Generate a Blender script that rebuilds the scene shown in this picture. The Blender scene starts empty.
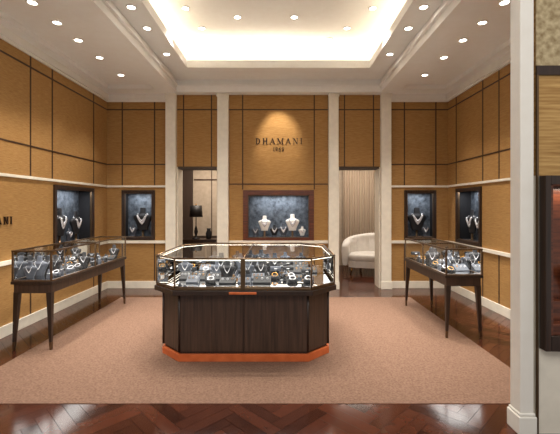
import bpy, bmesh, math, random
from mathutils import Vector, Matrix
random.seed(7)
scene = bpy.context.scene
scene.view_settings.view_transform = 'Standard'
scene.view_settings.look = 'None'

def lin(c):
    return tuple(((v/255)/12.92 if v/255 <= 0.04045 else (((v/255)+0.055)/1.055)**2.4) for v in c) + (1,)

def mat(name, col, rough=0.5, metal=0.0, col2=None, scale=(10,10,10), nscale=1.0, bump=0.0, detail=4, emit=0, coat=0.0, spec=0.5):
    m = bpy.data.materials.new(name); m.use_nodes = True
    nt = m.node_tree; b = nt.nodes['Principled BSDF']
    b.inputs['Base Color'].default_value = lin(col)
    b.inputs['Roughness'].default_value = rough
    b.inputs['Metallic'].default_value = metal
    b.inputs['Specular IOR Level'].default_value = spec
    b.inputs['Coat Weight'].default_value = coat
    tc = nt.nodes.new('ShaderNodeTexCoord'); mp = nt.nodes.new('ShaderNodeMapping')
    mp.inputs['Scale'].default_value = scale
    nz = nt.nodes.new('ShaderNodeTexNoise'); nz.inputs['Scale'].default_value = nscale; nz.inputs['Detail'].default_value = detail
    nt.links.new(tc.outputs['Object'], mp.inputs['Vector']); nt.links.new(mp.outputs['Vector'], nz.inputs['Vector'])
    if col2 is None: col2 = tuple(v*0.95 for v in col)
    r = nt.nodes.new('ShaderNodeValToRGB')
    r.color_ramp.elements[0].position = 0.3; r.color_ramp.elements[1].position = 0.7
    r.color_ramp.elements[0].color = lin(col2); r.color_ramp.elements[1].color = lin(col)
    nt.links.new(nz.outputs['Fac'], r.inputs['Fac']); nt.links.new(r.outputs['Color'], b.inputs['Base Color'])
    if bump:
        bp = nt.nodes.new('ShaderNodeBump'); bp.inputs['Strength'].default_value = bump; bp.inputs['Distance'].default_value = 0.01
        nt.links.new(nz.outputs['Fac'], bp.inputs['Height']); nt.links.new(bp.outputs['Normal'], b.inputs['Normal'])
    if emit:
        b.inputs['Emission Color'].default_value = lin(col); b.inputs['Emission Strength'].default_value = emit
    return m

M = {}
M['fabric'] = mat('wall_fabric', (174,133,78), 0.8, 0, (148,108,56), (8,8,110), 1.5, 0.3, 5)
M['groove'] = mat('groove_brown', (66,40,22), 0.6)
M['white'] = mat('white_paint', (238,234,226), 0.5, 0, (234,229,220))
M['cream'] = mat('cream_trim', (236,229,214), 0.45)
M['ceil'] = mat('ceiling_paint', (240,238,234), 0.7, 0, (237,234,229))
M['carpet'] = mat('carpet', (140,112,96), 0.95, 0, (108,84,71), (1,1,1), 60, 0.45, 10, spec=0.1)
M['dark'] = mat('dark_wood', (58,40,31), 0.35, 0, (36,24,18), (40,40,2), 1.2, 0.05)
M['darkv'] = mat('walnut_veneer', (80,58,46), 0.38, 0, (52,38,30), (45,45,2), 1.2, 0.05)
M['red'] = mat('reddish_wood', (112,58,34), 0.3, 0, (66,32,20), (4,40,40), 1.2, 0.05)
M['copper'] = mat('copper_kick', (222,118,66), 0.4, 0.1, (200,98,50))
M['bronze'] = mat('bronze_frame', (112,90,68), 0.3, 0.8)
M['gold'] = mat('gold_metal', (196,150,80), 0.25, 0.9, (170,124,60))
M['deck'] = mat('deck_white', (242,241,238), 0.6)
M['black'] = mat('black_velvet', (24,24,29), 0.7)
M['grey'] = mat('grey_velvet', (70,74,84), 0.7)
M['silver'] = mat('silver_jewel', (238,238,242), 0.25, 0.5)
M['nicheback'] = mat('niche_back', (112,122,134), 0.6, 0, (46,54,64), (16,16,16), 1, 0.1, 8)
M['ivory'] = mat('ivory_bust', (236,233,228), 0.6)
M['sofa'] = mat('sofa_leather', (236,232,226), 0.45)
M['beige'] = mat('beige_plaster', (200,184,164), 0.8, 0, (184,168,148))
M['curtain'] = mat('curtain', (196,178,158), 0.8, 0, (170,152,132), (60,60,1), 1)
M['darkwall'] = mat('dark_panel', (66,50,40), 0.6)
M['mosaic'] = mat('bronze_mosaic', (206,188,150), 0.35, 0.3, (140,118,82), (25,25,25), 1, 0.2)
M['goldpanel'] = mat('gold_panel', (206,166,104), 0.35, 0.3, (156,114,60), (4,4,60), 1, 0.1)
M['letters'] = mat('letter_dark', (58,36,20), 0.4, 0.3)
M['lamp'] = mat('lamp_glow', (255,247,232), 0.5, emit=16)
M['led'] = mat('led_strip', (255,244,226), 0.5, emit=4)
M['shade'] = mat('black_shade', (22,20,20), 0.5)

# wood floor with per plank colour
def floor_mat():
    m = bpy.data.materials.new('herringbone_wood'); m.use_nodes = True
    nt = m.node_tree; b = nt.nodes['Principled BSDF']
    at = nt.nodes.new('ShaderNodeAttribute'); at.attribute_name = 'plank'
    r = nt.nodes.new('ShaderNodeValToRGB')
    r.color_ramp.elements[0].color = lin((28,15,12)); r.color_ramp.elements[1].color = lin((88,48,34))
    nz = nt.nodes.new('ShaderNodeTexNoise'); nz.inputs['Scale'].default_value = 14; nz.inputs['Detail'].default_value = 6
    tc = nt.nodes.new('ShaderNodeTexCoord'); nt.links.new(tc.outputs['Object'], nz.inputs['Vector'])
    mx = nt.nodes.new('ShaderNodeMath'); mx.operation = 'MULTIPLY_ADD'; mx.inputs[1].default_value = 0.5
    ad = nt.nodes.new('ShaderNodeMath'); ad.operation = 'MULTIPLY'; ad.inputs[1].default_value = 0.6
    nt.links.new(at.outputs['Fac'], ad.inputs[0])
    nt.links.new(nz.outputs['Fac'], mx.inputs[0]); nt.links.new(ad.outputs[0], mx.inputs[2])
    nt.links.new(mx.outputs[0], r.inputs['Fac']); nt.links.new(r.outputs['Color'], b.inputs['Base Color'])
    b.inputs['Roughness'].default_value = 0.13
    return m
M['floor'] = floor_mat()

def glass_mat():
    m = bpy.data.materials.new('clear_glass'); m.use_nodes = True
    nt = m.node_tree; nt.nodes.clear()
    o = nt.nodes.new('ShaderNodeOutputMaterial'); t = nt.nodes.new('ShaderNodeBsdfTransparent'); g = nt.nodes.new('ShaderNodeBsdfGlossy')
    g.inputs['Roughness'].default_value = 0.0
    t.inputs['Color'].default_value = (0.97,0.985,0.98,1)
    f = nt.nodes.new('ShaderNodeFresnel'); f.inputs['IOR'].default_value = 1.3
    mx = nt.nodes.new('ShaderNodeMixShader')
    nt.links.new(f.outputs[0], mx.inputs[0]); nt.links.new(t.outputs[0], mx.inputs[1]); nt.links.new(g.outputs[0], mx.inputs[2])
    nt.links.new(mx.outputs[0], o.inputs[0])
    return m
M['glass'] = glass_mat()

class MB:
    def __init__(s): s.bm = bmesh.new(); s.mats = []
    def mi(s, k):
        if k not in s.mats: s.mats.append(k)
        return s.mats.index(k)
    def box(s, x0,x1,y0,y1,z0,z1,k):
        if x0>x1: x0,x1=x1,x0
        if y0>y1: y0,y1=y1,y0
        v=[s.bm.verts.new(p) for p in [(x0,y0,z0),(x1,y0,z0),(x1,y1,z0),(x0,y1,z0),(x0,y0,z1),(x1,y0,z1),(x1,y1,z1),(x0,y1,z1)]]
        i=s.mi(k)
        for f in [(3,2,1,0),(4,5,6,7),(0,1,5,4),(1,2,6,5),(2,3,7,6),(3,0,4,7)]:
            s.bm.faces.new([v[j] for j in f]).material_index=i
    def rings(s, rings, k, smooth=True, cap=True):
        i=s.mi(k); vs=[[s.bm.verts.new(p) for p in r] for r in rings]; n=len(vs[0])
        for a,b in zip(vs[:-1],vs[1:]):
            for j in range(n):
                f=s.bm.faces.new([a[j],a[(j+1)%n],b[(j+1)%n],b[j]]); f.material_index=i; f.smooth=smooth
        if cap:
            f=s.bm.faces.new(vs[0][::-1]); f.material_index=i
            f=s.bm.faces.new(vs[-1]); f.material_index=i
    def prism(s, pts, z0, z1, k, pts2=None):
        s.rings([[(x,y,z0) for x,y in pts],[(x,y,z1) for x,y in (pts2 or pts)]],k,False)
    def lathe(s, cx,cy,prof,k,n=16,sx=1,sy=1,cz=0,rot=0):
        R=[]
        for z,r in prof:
            ring=[]
            for j in range(n):
                a=2*math.pi*j/n; x=r*sx*math.cos(a); y=r*sy*math.sin(a)
                ring.append((cx+x*math.cos(rot)-y*math.sin(rot), cy+x*math.sin(rot)+y*math.cos(rot), cz+z))
            R.append(ring)
        s.rings(R,k)
    def rod(s, a,b,r,k,n=8,r2=None):
        a=Vector(a);b=Vector(b);d=(b-a).normalized()
        u=d.orthogonal().normalized();w=d.cross(u); r2=r2 or r
        s.rings([[tuple(c+(u*math.cos(2*math.pi*j/n)+w*math.sin(2*math.pi*j/n))*rr) for j in range(n)] for c,rr in ((a,r),(b,r2))],k)
    def torus(s,cx,cy,cz,R,r,k,tilt=0,n=16,m=6):
        i=s.mi(k); g=[]
        for a in range(n):
            A=2*math.pi*a/n; row=[]
            for b in range(m):
                B=2*math.pi*b/m
                p=Vector(((R+r*math.cos(B))*math.cos(A),(R+r*math.cos(B))*math.sin(A),r*math.sin(B)))
                p=Matrix.Rotation(tilt,3,'X')@p
                row.append(s.bm.verts.new((cx+p.x,cy+p.y,cz+p.z)))
            g.append(row)
        for a in range(n):
            for b in range(m):
                f=s.bm.faces.new([g[a][b],g[(a+1)%n][b],g[(a+1)%n][(b+1)%m],g[a][(b+1)%m]]); f.material_index=i; f.smooth=True
    def tiles(s,u0,u1,v0,v1,holes,fn):
        us=sorted({u0,u1,*[h[0] for h in holes],*[h[1] for h in holes]}); vs=sorted({v0,v1,*[h[2] for h in holes],*[h[3] for h in holes]})
        for a,b in zip(us[:-1],us[1:]):
            for c,d in zip(vs[:-1],vs[1:]):
                mu,mv=(a+b)/2,(c+d)/2
                if any(h[0]<mu<h[1] and h[2]<mv<h[3] for h in holes): continue
                fn(a,b,c,d)
    def obj(s,name,parent=None,bevel=0):
        bmesh.ops.recalc_face_normals(s.bm, faces=s.bm.faces[:])
        me=bpy.data.meshes.new(name); s.bm.to_mesh(me); s.bm.free()
        for k in s.mats: me.materials.append(M[k])
        o=bpy.data.objects.new(name,me); scene.collection.objects.link(o)
        if parent: o.parent=parent
        if bevel:
            b=o.modifiers.new('bev','BEVEL'); b.width=bevel; b.segments=2; b.limit_method='ANGLE'
        return o
def empty(name):
    e=bpy.data.objects.new(name,None); scene.collection.objects.link(e); return e
def area(name,loc,sx,sy,power,col=(1,0.92,0.82),rot=(0,0,0),parent=None,spread=None):
    l=bpy.data.lights.new(name,'AREA'); l.shape='RECTANGLE'; l.size=sx; l.size_y=sy; l.energy=power; l.color=col
    if spread: l.spread=spread
    o=bpy.data.objects.new(name,l); o.location=loc; o.rotation_euler=rot; scene.collection.objects.link(o)
    if parent: o.parent=parent
    return o

# ------------- room dimensions
XL,XR,YB,YF = -3.18,3.05,6.8,2.4
H=3.53; HT=4.2
NC=(-0.695,0.603,0.83,1.79); NL=(-2.907,-2.303,0.88,1.79); NR=(2.25,2.833,0.88,1.79)
DL=(-1.90,-1.15,0,2.21); DR=(1.04,1.81,0,2.21)

# back wall
b=MB()
b.tiles(XL-0.3,XR+0.3,0,HT+0.1,[NC,NL,NR,DL,DR],lambda a,c,d,e:b.box(a,c,YB,YB+0.3,d,e,'fabric'))
g=0.010
def hl(x0,x1,z): b.box(x0,x1,YB-0.006,YB,z-g,z+g,'groove')
def vl(x,z0,z1): b.box(x-g,x+g,YB-0.006,YB,z0,z1,'groove')
cols=[(-2.084,-1.90),(-1.15,-0.95),(0.86,1.04),(1.81,1.99)]
for x0,x1,vs in [(XL,-2.084,(-2.90,-2.31)),(1.99,XR,(2.255,2.83))]:
    hl(x0,x1,3.26); hl(x0,x1,2.26)
    for x in vs: vl(x,1.87,H); vl(x,0.12,0.84)
for x0,x1,vs in [(-1.90,-1.15,(-1.78,-1.27)),(1.04,1.81,(1.16,1.69))]:
    hl(x0,x1,3.26)
    for x in vs: vl(x,2.21,H)
hl(-0.95,0.86,3.26); hl(-0.95,0.86,1.9)
for x in (-0.70,0.608): vl(x,0.12,0.80); vl(x,1.8,H)
b.obj('wall_back')
LN=(5.19,6.29,0.88,1.80)
b=MB()
b.tiles(YF,YB,0,H+0.3,[LN],lambda a,c,d,e:b.box(XL-0.3,XL,a,c,d,e,'fabric'))
for z in (3.26,2.26): b.box(XL,XL+0.006,YF,YB,z-g,z+g,'groove')
for y in (3.3,4.72,5.17,6.31): 
    b.box(XL,XL+0.006,y-g,y+g,1.88,H,'groove')
    b.box(XL,XL+0.006,y-g,y+g,0.12,0.82,'groove')
b.obj('wall_left')
RN=(5.645,6.447,0.88,1.80)
b=MB()
b.tiles(YF,YB,0,H+0.3,[RN],lambda a,c,d,e:b.box(XR,XR+0.3,a,c,d,e,'fabric'))
for z in (3.26,2.26): b.box(XR-0.006,XR,YF,YB,z-g,z+g,'groove')
for y in (3.6,5.2,5.62,6.47):
    b.box(XR-0.006,XR,y-g,y+g,1.88,H,'groove')
    b.box(XR-0.006,XR,y-g,y+g,0.12,0.82,'groove')
b.obj('wall_right')

# trims
def rail(name,z0,z1,d):
    b=MB()
    b.box(XL,XL+d,YF,YB-d,z0,z1,'cream'); b.box(XR-d,XR,YF,YB-d,z0,z1,'cream')
    b.box(XL,-2.084,YB-d,YB,z0,z1,'cream'); b.box(1.99,XR,YB-d,YB,z0,z1,'cream')
    if z0<1.5: b.box(-0.95,0.86,YB-d,YB,z0,z1,'cream')
    return b.obj(name,bevel=0.003)
rail('trim_1',0.82,0.87,0.035); rail('trim_2',1.84,1.875,0.02)
rail('baseboard_left',0.0,0.13,0.02)
b=MB()
for z0,z1,d in ((3.43,3.53,0.05),(3.40,3.43,0.025)):
    b.box(XL,XL+d,YF,YB,z0,z1,'white'); b.box(XR-d,XR,YF,YB,z0,z1,'white')
    b.box(XL,-2.084,YB-d,YB,z0,z1,'white'); b.box(1.99,XR,YB-d,YB,z0,z1,'white')
b.obj('trim_3')
b=MB()
for i,(x0,x1) in enumerate(cols):
    b.box(x0,x1,YB-0.10,YB,0,H,'cream')
    b.box(x0-0.012,x1+0.012,YB-0.115,YB-.1,0,0.14,'cream'); b.box(x0-0.012,x1+0.012,YB-0.115,YB-.1,H-0.06,H,'cream')
b.obj('trim_4',bevel=0.006)
b=MB()
for n,(x0,x1,z0,z1) in enumerate((DL,DR)):
    b.box(x0,x0+0.02,YB+.001,YB+0.31,0,z1,'cream'); b.box(x1-0.02,x1,YB+.001,YB+0.31,0,z1,'cream'); b.box(x0+.02,x1-.02,YB-0.02,YB+0.31,z1-0.03,z1+0.01,'darkwall')
b.obj('trim_5')

# ceiling
TX0,TX1,TY0,TY1=-1.86,1.78,2.9,6.62
b=MB()
b.tiles(XL-0.3,XR+0.3,YF,YB,[(TX0,TX1,TY0,TY1),(XL+0.18,-2.20,2.7,6.45),(2.10,XR-0.18,2.7,6.45)],lambda a,c,d,e:b.box(a,c,d,e,H,HT,'ceil'))
b.box(XL-0.3,XR+0.3,YF,YB,HT,HT+0.1,'ceil')
for x0,x1 in ((XL+0.18,-2.20),(2.10,XR-0.18)): b.box(x0,x1,2.7,6.45,H+0.07,HT,'ceil')
LZ=3.75
IX0,IX1,IY0,IY1=-1.52,1.44,3.3,6.0
b.tiles(TX0,TX1,TY0,TY1,[(IX0,IX1,IY0,IY1)],lambda a,c,d,e:b.box(a,c,d,e,LZ,LZ+0.05,'ceil'))
q=.004
for x0,x1,y0,y1 in ((IX0-0.03,IX0+q,IY0-0.03,IY1+0.03),(IX1-q,IX1+0.03,IY0-0.03,IY1+0.03),(IX0+q,IX1-q,IY1-q,IY1+0.03),(IX0+q,IX1-q,IY0-0.03,IY0+q)):
    b.box(x0,x1,y0,y1,LZ-0.02,LZ+0.10,'ceil')
for x0,x1,y0,y1 in ((TX0-.01,TX0+0.04,TY0,TY1),(TX1-0.04,TX1+.01,TY0,TY1),(TX0+.04,TX1-.04,TY1-0.04,TY1+.01),(TX0+.04,TX1-.04,TY0-.01,TY0+0.04)):
    b.box(x0,x1,y0,y1,H+0.10,H+0.14,'ceil')
b.obj('ceiling')
cove=empty('cove_light')
cc=(1,0.84,0.62)
CP=.68
my=(TY0+TY1)/2; mx=(TX0+TX1)/2
area('strip_1',(TX0+0.15,my,LZ+0.07),0.06,TY1-TY0-0.3,18*CP,cc,(math.pi,0,0),cove)
area('strip_2',(TX1-0.15,my,LZ+0.07),0.06,TY1-TY0-0.3,18*CP,cc,(math.pi,0,0),cove)
area('strip_3',(mx,TY1-0.22,LZ+0.07),TX1-TX0-0.4,0.06,17*CP,cc,(math.pi,0,0),cove)

# downlights
dl=[]
for x,y in [(-1.30,5.07),(-1.2,5.64),(-0.62,5.31),(0.19,5.31),(1.25,5.07),(1.0,5.64),(-1.1,6.05),(-0.70,6.22),(-0.15,6.22),(0.37,6.2),(0.78,6.02),(-0.62,4.3),(0.19,4.3),(-1.2,4.3),(1.1,4.3),(-0.2,3.6)]:
    dl.append((x,y,HT))
for x,y in [(-1.69,4.2),(-1.69,4.7),(-1.69,5.5),(1.61,4.2),(1.61,4.7),(1.61,5.5)]: dl.append((x,y,LZ))
for y in (3.2,3.83,4.25,4.7,5.25,5.95): dl.append((-2.56,y,H+0.07)); dl.append((2.30,y,H+0.07))
for i,(x,y,z) in enumerate(dl):
    b=MB()
    b.torus(x,y,z-0.004,0.05,0.009,'white',n=20)
    b.lathe(x,y,[(-0.006,0.044),(0.0,0.046)],'lamp',n=20,cz=z)
    e=b.obj('downlight' if i==0 else f'downlight.{i:03d}')
    l=bpy.data.lights.new('beam','SPOT'); l.energy=108 if z>4 else 78; l.color=(1,0.92,0.81); l.spot_size=math.radians(76); l.spot_blend=0.7; l.shadow_soft_size=0.035
    o=bpy.data.objects.new('beam',l); o.location=(x,y,z-0.03); scene.collection.objects.link(o); o.parent=e
def accent(name,loc,tgt,en,size=40):
    l=bpy.data.lights.new(name,'SPOT'); l.energy=en; l.color=(1,0.9,0.74); l.spot_size=math.radians(size); l.spot_blend=0.8; l.shadow_soft_size=0.03
    o=bpy.data.objects.new(name,l); o.location=loc; o.rotation_euler=(Vector(tgt)-Vector(loc)).to_track_quat('-Z','Y').to_euler(); scene.collection.objects.link(o)
accent('sign_spotlight',(-0.04,6.05,3.7),(-0.04,6.8,2.72),120,46)

# floor: herringbone
W,L=0.095,0.475
bm=bmesh.new(); lay=bm.faces.layers.float.new('plank')
FX0,FX1,FY0,FY1=-3.5,3.4,-3.0,9.6
c45=math.cos(math.pi/4); cx,cy=0,3.3
for j in range(-14,15):
    for k in range(-100,101):
        ox,oy=k*W+j*2*L,k*W
        for r in ((ox,oy,ox+L,oy+W),(ox+L,oy+W-L,ox+L+W,oy+W)):
            p=[(r[0],r[1]),(r[2],r[1]),(r[2],r[3]),(r[0],r[3])]
            sh=0.0012
            q=[(p[0][0]+sh,p[0][1]+sh),(p[1][0]-sh,p[1][1]+sh),(p[2][0]-sh,p[2][1]-sh),(p[3][0]+sh,p[3][1]-sh)]
            q=[(cx+(x-y)*c45,cy+(x+y)*c45) for x,y in q]
            if all(FX0-0.1<x<FX1+0.1 and FY0-0.1<y<FY1+0.1 for x,y in q):
                f=bm.faces.new([bm.verts.new((x,y,0)) for x,y in q]); f[lay]=random.random()
for co,no in (((FX0,0,0),(-1,0,0)),((FX1,0,0),(1,0,0)),((0,FY0,0),(0,-1,0)),((0,FY1,0),(0,1,0))):
    bmesh.ops.bisect_plane(bm,geom=bm.verts[:]+bm.edges[:]+bm.faces[:],plane_co=co,plane_no=no,clear_outer=True)
v=[bm.verts.new(p) for p in [(FX0,FY0,-0.004),(FX1,FY0,-0.004),(FX1,FY1,-0.004),(FX0,FY1,-0.004)]]
f=bm.faces.new(v); f.material_index=1
me=bpy.data.meshes.new('floor'); bm.to_mesh(me); bm.free(); me.materials.append(M['floor']); me.materials.append(M['black'])
o=bpy.data.objects.new('floor',me); scene.collection.objects.link(o)
b=MB(); b.box(-2.62,2.12,2.82,6.1,0.0005,0.004,'carpet'); b.obj('carpet')

# ---------- busts and jewellery
BP=[(0,.060),(.008,.062),(.03,.066),(.09,.088),(.14,.112),(.165,.118),(.18,.108),(.192,.08),(.202,.050),(.215,.038),(.27,.034),(.278,.028),(.28,.01)]
def brad(z):
    for (a,r),(c,t) in zip(BP[:-1],BP[1:]):
        if a<=z<=c: return r+(t-r)*(z-a)/(c-a)
    return .03
def bust(b,x,y,z,s,k,rot=0,neck='silver',big=1.0):
    b.lathe(x,y,[(a*s,r*s) for a,r in BP],k,n=20,sx=1,sy=0.38,cz=z,rot=rot)
    for row,(drop,wd) in enumerate(((.115,.056),(.085,.066)) if big>1 else ((.10,.052),)):
        for t in range(-9,10):
            u=t/9.0
            lx=u*wd; zz=drop+(.198-drop)*abs(u)**1.5
            rr=brad(zz); ly=-(.38*math.sqrt(max(.00005,rr*rr-lx*lx)))-.003
            lx*=s; ly*=s; lz=zz*s
            px=x+lx*math.cos(rot)-ly*math.sin(rot); py=y+lx*math.sin(rot)+ly*math.cos(rot)
            r=(0.011 if t==0 else 0.0055+.003*(1-abs(u)))*s*big
            b.lathe(px,py,[(-r,r*.3),(0,r),(r,r*.3)],neck,n=6,cz=z+lz)
def small(b,x,y,z,kind):
    k=random.choice(['black','black','grey','black'])
    if kind==0:
        w=random.uniform(.055,.09); d=.05; h=random.uniform(.045,.075)
        pts=[[(x-w,y-d,z),(x+w,y-d,z),(x+w,y+d,z),(x-w,y+d,z)],[(x-w,y-d,z+.014),(x+w,y-d,z+.014),(x+w,y+d,z+h),(x-w,y+d,z+h)]]
        b.rings(pts,k,False)
        for i in range(3):
            b.torus(x-w*.6+i*w*.6,y,z+h*.55+.012,.009,.0025,random.choice(['silver','gold']),math.pi/2,10,5)
    elif kind==1:
        b.lathe(x,y,[(0,.026),(.005,.026),(.09,.008),(.095,.002)],k,n=12,cz=z); b.torus(x,y,z+.055,.016,.003,'silver',0.2,12,5)
    elif kind==2: bust(b,x,y,z,random.uniform(.55,.82),k)
    elif kind==3:
        b.lathe(x,y,[(0,.05),(.018,.055),(.034,.05),(.038,.03)],k,n=16,cz=z,sy=.8); b.torus(x,y,z+.048,.03,.004,random.choice(['silver','gold']),0.5,16,6)
    else:
        b.lathe(x,y,[(0,.03),(.006,.03),(.007,.006),(.07,.006)],'bronze',n=12,cz=z)
        b.rod((x-.06,y,z+.08),(x+.06,y,z+.08),.024,k,12); b.torus(x,y,z+.08,.027,.003,'silver',0.0,12,5)

# ---------- central counter
def octg(cx,hx,y0,y1,ch): return [(cx-hx+ch,y0),(cx+hx-ch,y0),(cx+hx,y0+ch),(cx+hx,y1-ch),(cx+hx-ch,y1),(cx-hx+ch,y1),(cx-hx,y1-ch),(cx-hx,y0+ch)]
ctr=empty('display_counter')
CX=-0.36
body=octg(CX,.84,3.58,4.94,.22)
kick=octg(CX,.85,3.57,4.95,.223)
b=MB()
b.prism(body,0.10,0.655,'darkv'); b.prism(octg(CX,.825,3.595,4.925,.215),0.004,0.10,'dark')
for (x,y) in body: b.rod((x,y,0.10),(x,y,0.655),0.012,'dark',8)
b.box(CX-.008,CX+.008,3.572,3.585,0.10,0.655,'dark')
b.obj('body',ctr)
b=MB(); b.prism(kick,0.005,0.075,'copper'); b.obj('kickplate',ctr,0.003)
b=MB(); b.prism(octg(CX,.92,3.50,5.0,.26),0.655,0.70,'dark'); b.prism(octg(CX,.905,3.515,4.985,.255),0.70,0.722,'bronze'); 
b.box(CX-.13,CX+.13,3.492,3.502,0.668,0.69,'copper')
b.obj('slab',ctr,0.003)
b=MB(); b.prism(octg(CX,.885,3.535,4.965,.25),0.722,0.732,'deck'); b.obj('deck',ctr)
top=octg(CX,.90,3.52,4.98,.253)
b=MB()
zt=1.0
for (x,y) in top: b.rod((x,y,.72),(x,y,zt),.009,'bronze',6)
b.box(CX-.022,CX+.022,3.51,3.53,.72,zt,'bronze')
for i in range(8):
    p,q=top[i],top[(i+1)%8]
    b.rod((*p,zt),(*q,zt),.010,'bronze',6); b.rod((*p,.728),(*q,.728),.008,'bronze',6)
b.rod((CX,3.52,zt),(CX,4.98,zt),.007,'bronze',6)
b.obj('frame',ctr)
b=MB(); b.prism(octg(CX,.896,3.524,4.976,.252),.733,zt+.002,'glass'); b.obj('glass_case',ctr)
b=MB(); ins=octg(CX,.875,3.545,4.955,.25)
for i in range(8):
    p,q=ins[i],ins[(i+1)%8]; b.rod((*p,zt-.018),(*q,zt-.018),.003,'led',6)
b.obj('led',ctr)
b=MB()
yy=3.72; row=0
while yy<4.9:
    xx=CX-.70+(0.05 if row%2 else 0)
    while xx<CX+.72:
        if random.random()<.93: small(b,xx+random.uniform(-.015,.015),yy+random.uniform(-.02,.02),.732,random.choice([0,0,1,2,2,3,4,4,2] if 0<row else [0,0,3,4,0]))
        xx+=random.uniform(.145,.185)
    yy+=.19; row+=1
b.obj('jewellery',ctr)
area('case_light_1',(CX-.42,4.25,.985),.7,1.2,8,(1,.97,.93),parent=ctr); area('case_light_2',(CX+.42,4.25,.985),.7,1.2,8,(1,.97,.93),parent=ctr)

# ---------- side display tables
def table(name,x0,x1,y0,y1,zt):
    e=empty(name)
    b=MB()
    b.box(x0+.015,x1-.015,y0+.015,y1-.015,.59,.685,'darkv'); b.box(x0-.005,x1+.005,y0-.005,y1+.005,.685,.715,'dark')
    b.obj('apron',e,.004)
    b=MB()
    for x,sx in ((x0+.04,1),(x1-.04,-1)):
        for y,sy in ((y0+.04,1),(y1-.04,-1)):
            def sq(cx,cy,z,h): return [(cx-h,cy-h,z),(cx+h,cy-h,z),(cx+h,cy+h,z),(cx-h,cy+h,z)]
            ox,oy=-sx*.02,-sy*.02
            b.rings([sq(x+ox,y+oy,.085,.013),sq(x,y,.60,.027)],'dark',False)
            b.rings([sq(x+ox*1.15,y+oy*1.15,.005,.011),sq(x+ox,y+oy,.085,.0135)],'bronze',False)
    b.obj('legs',e)
    b=MB(); b.box(x0+.02,x1-.02,y0+.02,y1-.02,.715,.725,'deck'); b.obj('deck',e)
    b=MB()
    ym=(y0+y1)/2
    for x in (x0+.01,x1-.01):
        for y in (y0+.01,y1-.01,ym): b.box(x-.008,x+.008,y-.008,y+.008,.715,zt,'bronze')
        for z in (.722,zt): b.box(x-.009,x+.009,y0,y1,z-.008,z+.008,'bronze')
    for y in (y0+.01,y1-.01,ym):
        for z in (.722,zt):
            if y==ym and z<.8: continue
            b.box(x0,x1,y-.009,y+.009,z-.008,z+.008,'bronze')
    b.obj('frame',e)
    b=MB(); b.box(x0+.012,x1-.012,y0+.012,y1-.012,.727,zt-.002,'glass'); b.obj('glass_case',e)
    b=MB()
    yy=y0+.12
    while yy<y1-.07:
        for xx in (x0+.12,x1-.12):
            if random.random()<.95: small(b,xx+random.uniform(-.01,.01),yy+random.uniform(-.02,.02),.725,random.choice([0,1,2,3,4,2]))
        yy+=.145
    b.obj('jewellery',e)
    area('case_light',((x0+x1)/2,ym,zt-.015),x1-x0-.08,y1-y0-.1,9,(1,.97,.93),parent=e)
    return e
table('display_table',-2.80,-2.38,3.86,5.72,1.03)
table('display_table.001',1.86,2.28,4.2,5.6,1.01)

# ---------- wall niches
def niche(name,kind,r,depth=.24,fk='dark',fw=.05,busts=()):
    u0,u1,z0,z1=r
    e=empty(name)
    def P(u,w):
        if kind=='back': return (u,YB-w)
        if kind=='left': return (XL+w,u)
        return (XR-w,u)
    def bx(b,a,c,w0,w1,za,zb,k):
        p=P(a,w0);q=P(c,w1); b.box(p[0],q[0],p[1],q[1],za,zb,k)
    b=MB()
    e2=.002
    for (a,c,za,zb) in ((u0,u0+fw,z0,z1),(u1-fw,u1,z0,z1),(u0+fw,u1-fw,z0,z0+fw),(u0+fw,u1-fw,z1-fw,z1)):
        bx(b,a+e2*(a==u0),c-e2*(c==u1),-.02,.03,za+e2*(za==z0),zb-e2*(zb==z1),fk)
    l=.012
    for (a,c,za,zb) in ((u0+fw,u0+fw+l,z0+fw,z1-fw),(u1-fw-l,u1-fw,z0+fw,z1-fw),(u0+fw+l,u1-fw-l,z0+fw,z0+fw+l),(u0+fw+l,u1-fw-l,z1-fw-l,z1-fw)):
        bx(b,a,c,-.02,.015,za,zb,'bronze')
    b.obj('frame',e,.003)
    b=MB()
    bx(b,u0+e2,u1-e2,-depth,-depth+.01,z0+e2,z1-e2,'nicheback')
    bx(b,u0+e2,u0+.02,-depth,-.02,z0+e2,z1-e2,'black'); bx(b,u1-.02,u1-e2,-depth,-.02,z0+e2,z1-e2,'black')
    bx(b,u0+e2,u1-e2,-depth,-.02,z0+e2,z0+fw+.002,'grey'); bx(b,u0+e2,u1-e2,-depth,-.02,z1-fw,z1-e2,'black')
    b.obj('cabinet',e)
    b=MB()
    rot={'back':0,'left':math.pi/2,'right':-math.pi/2}[kind]
    for f,s,k in busts:
        u=u0+(u1-u0)*(.5+f); p=P(u,-.12)
        ph=.12 if s>=1 else .03
        b.lathe(p[0],p[1],[(0,.05),(.008,.05),(.009,.02),(ph,.02)] if s>=1 else [(0,.05),(ph,.05)],'bronze' if s>=1 else 'grey',n=20,cz=z0+fw+.002)
        bust(b,p[0],p[1],z0+fw+ph+.002,s,k,rot,'silver',1.5)
    b.obj('jewellery',e)
    p=P((u0+u1)/2,-.08)
    sx,sy=((u1-u0)*.6,.05) if kind=='back' else (.05,(u1-u0)*.6)
    area('niche_light',(p[0],p[1],z1-fw-.01),sx,sy,4.0*(u1-u0),(.96,.98,1),parent=e)
niche('wall_display_case','back',NC,fk='red',fw=.09,busts=((-.20,1.0,'ivory'),(-.33,.6,'grey'),(-.06,.7,'black'),(.07,.8,'grey'),(.20,1.1,'ivory'),(.34,.6,'ivory')))
niche('wall_display_case.001','back',NL,busts=((.06,1.5,'black'),(-.25,.7,'grey')))
niche('wall_display_case.002','back',NR,busts=((-.03,1.5,'black'),(.25,.7,'grey')))
niche('wall_display_case.003','left',LN,busts=((-.18,1.5,'black'),(.05,.7,'grey'),(.22,1.3,'black')))
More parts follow.
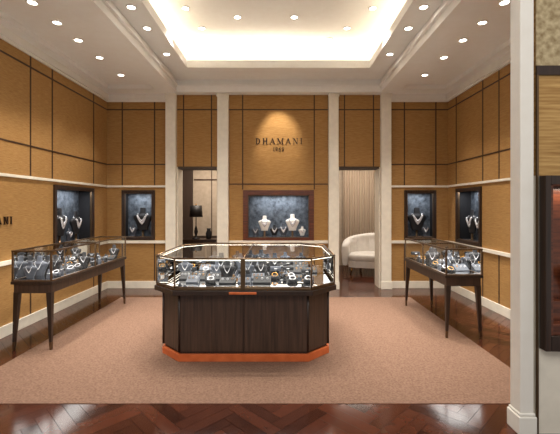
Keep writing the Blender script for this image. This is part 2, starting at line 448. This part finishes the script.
niche('wall_display_case.004','right',RN,busts=((.15,1.4,'black'),(-.18,1.3,'black')))

# ---------- lettering : serif capitals built from strokes
def letter_strokes(ch):
    T,t=.16,.055
    S={'I':(.36,[((.18,0),(.18,1),T)],[(.18,0),(.18,1)]),
       'H':(.95,[((.2,0),(.2,1),T),((.75,0),(.75,1),T),((.2,.52),(.75,.52),t)],[(.2,0),(.2,1),(.75,0),(.75,1)]),
       'A':(.98,[((.12,0),(.48,1),t*1.2),((.48,1),(.84,0),T),((.25,.36),(.71,.36),t)],[(.12,0),(.84,0)]),
       'M':(1.15,[((.16,0),(.20,1),t*1.3),((.20,1),(.57,.08),T),((.57,.08),(.94,1),t*1.2),((.94,1),(.98,0),T)],[(.16,0),(.98,0),(.14,1),(1.0,1)]),
       'N':(1.0,[((.2,0),(.2,1),t*1.3),((.2,1),(.8,0),T),((.8,0),(.8,1),t*1.3)],[(.2,0),(.14,1),(.8,1)]),
       '1':(.4,[((.2,0),(.2,1),T)],[(.2,0)])}
    if ch in S: return S[ch]
    if ch=='D':
        pts=[(.2+.55*math.sin(a),.5-.5*math.cos(a)) for a in [math.pi*k/10 for k in range(11)]]
        return (.92,[((.2,0),(.2,1),T)]+[(pts[k],pts[k+1],t+(T-t)*math.sin(math.pi*(k+.5)/10)) for k in range(10)],[(.2,0),(.2,1)])
    if ch in '69':
        c=(.33,.32); R=.26
        pts=[(c[0]+R*math.cos(2*math.pi*k/14),c[1]+.30*math.sin(2*math.pi*k/14)) for k in range(15)]
        st=[(pts[k],pts[k+1],.09) for k in range(14)]
        tail=[(.07,.32),(.12,.62),(.28,.86),(.52,.98)]
        st+=[(tail[k],tail[k+1],.09) for k in range(3)]
        if ch=='9': st=[((.66-a[0],1-a[1]),(.66-d[0],1-d[1]),w) for a,d,w in st]
        return (.7,st,[])
def lettering(name,s,cx,y,z,h,track,P):
    b=MB(); L=[letter_strokes(c) for c in s]; tot=sum(l[0] for l in L)*h+track*h*(len(L)-1); x=-tot/2
    i=b.mi('letters')
    def quad(p,q,w):
        p=Vector(p);q=Vector(q);d=(q-p).normalized();n=Vector((-d.y,d.x))*w/2
        c=[p-n,q-n,q+n,p+n]
        fr=[b.bm.verts.new(P(cx+x+v.x*h,z+v.y*h,.012)) for v in c]; bk=[b.bm.verts.new(P(cx+x+v.x*h,z+v.y*h,.0)) for v in c]
        b.bm.faces.new(fr).material_index=i; b.bm.faces.new(bk[::-1]).material_index=i
        for k in range(4): b.bm.faces.new([fr[k],bk[k],bk[(k+1)%4],fr[(k+1)%4]]).material_index=i
    for w,st,sf in L:
        for p,q,t in st: quad(p,q,t)
        for sx,sz in sf: quad((sx-.15,sz),(sx+.15,sz),.05)
        x+=(w+track)*h
    b.obj(name)
PB=lambda u,z,w:(u,YB-w-.001,z)
PL=lambda u,z,w:(XL+w+.001,u,z)
lettering('wall_lettering','DHAMANI',-.04,0,2.63,.105,.30,PB)
lettering('wall_lettering.001','1969',-.04,0,2.50,.072,.12,PB)
lettering('wall_lettering.002','DHAMANI',4.05,0,1.29,.085,.28,PL)

# ---------- back rooms
b=MB(); b.box(-3.5,3.4,9.4,9.5,0,2.9,'beige'); b.box(-3.5,3.4,YB+.3,9.5,2.8,2.9,'ceil'); 
b.box(-0.1,0.0,YB+.3,9.4,0,2.8,'beige'); b.box(-3.5,-3.4,YB+.3,9.4,0,2.8,'darkwall'); b.box(3.3,3.4,YB+.3,9.4,0,2.8,'beige')
b.box(-2.75,-2.22,9.33,9.4,0,2.8,'darkwall'); b.box(-2.22,-1.5,9.37,9.4,.0,.75,'darkwall')
for x in (-1.75,-1.5): b.box(x-.01,x+.01,9.39,9.4,0,2.8,'groove')
b.box(-2.2,-1.2,9.385,9.4,2.15,2.18,'groove')
b.obj('wall_rear')
b=MB(); n=220; i=b.mi('curtain'); prev=None
for t in range(n+1):
    x=1.55+t*(3.2-1.55)/n; y=9.25+.035*math.sin(t*.75)
    cur=(b.bm.verts.new((x,y,.02)),b.bm.verts.new((x,y,2.78)))
    if prev: f=b.bm.faces.new([prev[0],cur[0],cur[1],prev[1]]); f.material_index=i; f.smooth=True
    prev=cur
b.obj('curtain')
area('rear_room_light',(1.7,8.2,2.75),1.2,1.0,48,(1,.9,.78)); area('rear_room_light.001',(-1.6,8.2,2.75),1.0,1.0,50,(1,.88,.75))

# sofa
def sofa(cx,cy,rot):
    e=empty('tufted_sofa'); e.location=(cx,cy,0); e.rotation_euler=(0,0,rot)
    b=MB(); N=96; K=24
    def path(t):
        a=math.pi*(1.08*t-.04); return Vector((-.85*math.cos(a),.42*math.sin(a)-.05,0)), Vector((-math.cos(a)*.42,math.sin(a)*.85,0)).normalized()
    rings=[]
    for t in range(N+1):
        u=t/N; p,nn=path(u); hgt=.58+.30*math.sin(math.pi*u)**.6
        ring=[]
        for k in range(K):
            A=2*math.pi*k/K
            ca,sa=math.cos(A),math.sin(A)
            th=.075*(abs(ca)**.5)*(1 if ca>0 else -1)
            zz=.5*(1+(abs(sa)**.6)*(1 if sa>0 else -1))
            z=.16+zz*(hgt-.16)
            tuft=0
            if z>.42: tuft=.05*abs(math.sin(u*math.pi*8))**.5*abs(math.sin((z-.42)/.16*math.pi))**.5 - .02
            if z>hgt-.12: th*=1.25
            off=th+(-tuft if ca<0 else 0)
            q=p+nn*off; ring.append((q.x,q.y,z))
        rings.append(ring)
    b.rings(rings,'sofa'); b.obj('back',e)
    b=MB()
    p=[(-.98*.78*math.cos(math.pi*k/24),.98*.36*math.sin(math.pi*k/24)-.03) for k in range(25)]+[(.76,-.32),(.6,-.40),(-.6,-.40),(-.76,-.32)]
    b.prism(p,.16,.30,'sofa'); b.rings([[(x*s,y*s,z) for x,y in p] for s,z in ((.97,.30),(1.0,.33),(1.0,.41),(.96,.44),(.85,.455))],'sofa')
    b.obj('seat',e)
    b=MB()
    for x,y in ((-.68,-.28),(.68,-.28),(-.5,.25),(.5,.25)): b.rod((x,y,.17),(x*1.05,y*1.05,.004),.022,'gold',8,.012)
    b.obj('legs',e)
    return e
sofa(2.30,8.3,-0.25)

# console + lamp in left rear room
e=empty('console_table')
b=MB(); b.box(-2.35,-1.45,8.3,8.7,.70,.75,'dark'); b.box(-2.32,-1.48,8.33,8.67,.60,.70,'darkv')
for x in (-2.3,-1.5):
    for y in (8.35,8.65): b.rod((x,y,.6),(x,y,.002),.025,'dark',8,.016)
b.obj('table_body',e,.004)
b=MB(); lx,ly=-1.93,8.45
b.lathe(lx,ly,[(0,.09),(.015,.09),(.03,.03),(.08,.02),(.16,.045),(.24,.03),(.30,.012),(.52,.01)],'shade',n=18,cz=.752)
b.lathe(lx,ly,[(.50,.15),(.76,.13)],'shade',n=22,cz=.752); b.lathe(lx,ly,[(.76,.02),(.80,.01)],'gold',n=8,cz=.752)
b.obj('table_lamp')
b=MB(); b.lathe(-1.65,8.5,[(0,.05),(.02,.06),(.12,.07),(.2,.04),(.24,.05)],'black',n=18,cz=.752)
b.obj('vase')

# ---------- storefront column and case on right
b=MB(); b.box(1.57,1.66,2.44,2.55,0,H,'white'); b.box(1.555,1.672,2.425,2.565,0,.12,'white'); b.box(1.562,1.666,2.432,2.558,.12,.14,'white')
b.obj('storefront_column',bevel=.006)
b=MB(); hole=(1.70,2.45,.56,1.70)
b.tiles(1.675,3.05,0,H,[hole],lambda a,c,d,e_:b.box(a,c,2.45,2.60,d,e_,'goldpanel' if e_>1.6 and d>1.5 else 'cream'))
b.box(1.675,3.05,2.435,2.449,2.36,2.42,'dark'); b.box(1.675,3.05,2.44,2.449,2.42,3.4,'mosaic'); b.box(1.675,1.688,2.435,2.449,.0,2.36,'bronze')
b.obj('wall_front')
e=empty('storefront_display_case')
b=MB(); x0,x1,z0,z1=hole; w=.035; x0+=.003; z0+=.003; z1-=.003; x1-=.003
b.box(x0,x0+w,2.39,2.49,z0,z1,'dark'); b.box(x1-w,x1,2.39,2.49,z0,z1,'dark')
b.box(x0+w,x1-w,2.39,2.49,z0,z0+.10,'dark'); b.box(x0+w,x1-w,2.39,2.49,z1-.06,z1,'dark')
b.box(x0+w,x0+w+.02,2.40,2.49,z0+.1,z1-.06,'red'); b.box(x0+w+.02,x1-w,2.41,2.49,z0+.10,z0+.17,'red')
b.box(x0,x1,2.58,2.599,z0,z1,'red'); b.box(x0,x1,2.49,2.58,z0,z0+.30,'red')
b.obj('cabinet',e,.004)
b=MB(); bust(b,2.05,2.53,z0+.302,1.2,'ivory'); b.obj('jewellery',e)
area('case_light',(2.05,2.53,1.62),.5,.05,2,(1,.88,.72),parent=e)

# world ambient + added front fill
w=bpy.data.worlds.new('world'); scene.world=w; w.use_nodes=True
w.node_tree.nodes['Background'].inputs[0].default_value=(1,.96,.91,1); w.node_tree.nodes['Background'].inputs[1].default_value=.56
area('front_fill_light',(0,-.5,4.0),4,2,95,(1,.96,.9),(math.radians(25),0,0))  # unseen fill lamp added above and behind the camera to brighten the shop

cam=bpy.data.cameras.new('camera'); cam.lens=372/560*36; cam.sensor_width=36; cam.shift_x=-1/560; cam.shift_y=-11/560
co=bpy.data.objects.new('camera',cam); co.location=(0,0,1.5); co.rotation_euler=(math.pi/2,0,0); scene.collection.objects.link(co); scene.camera=co
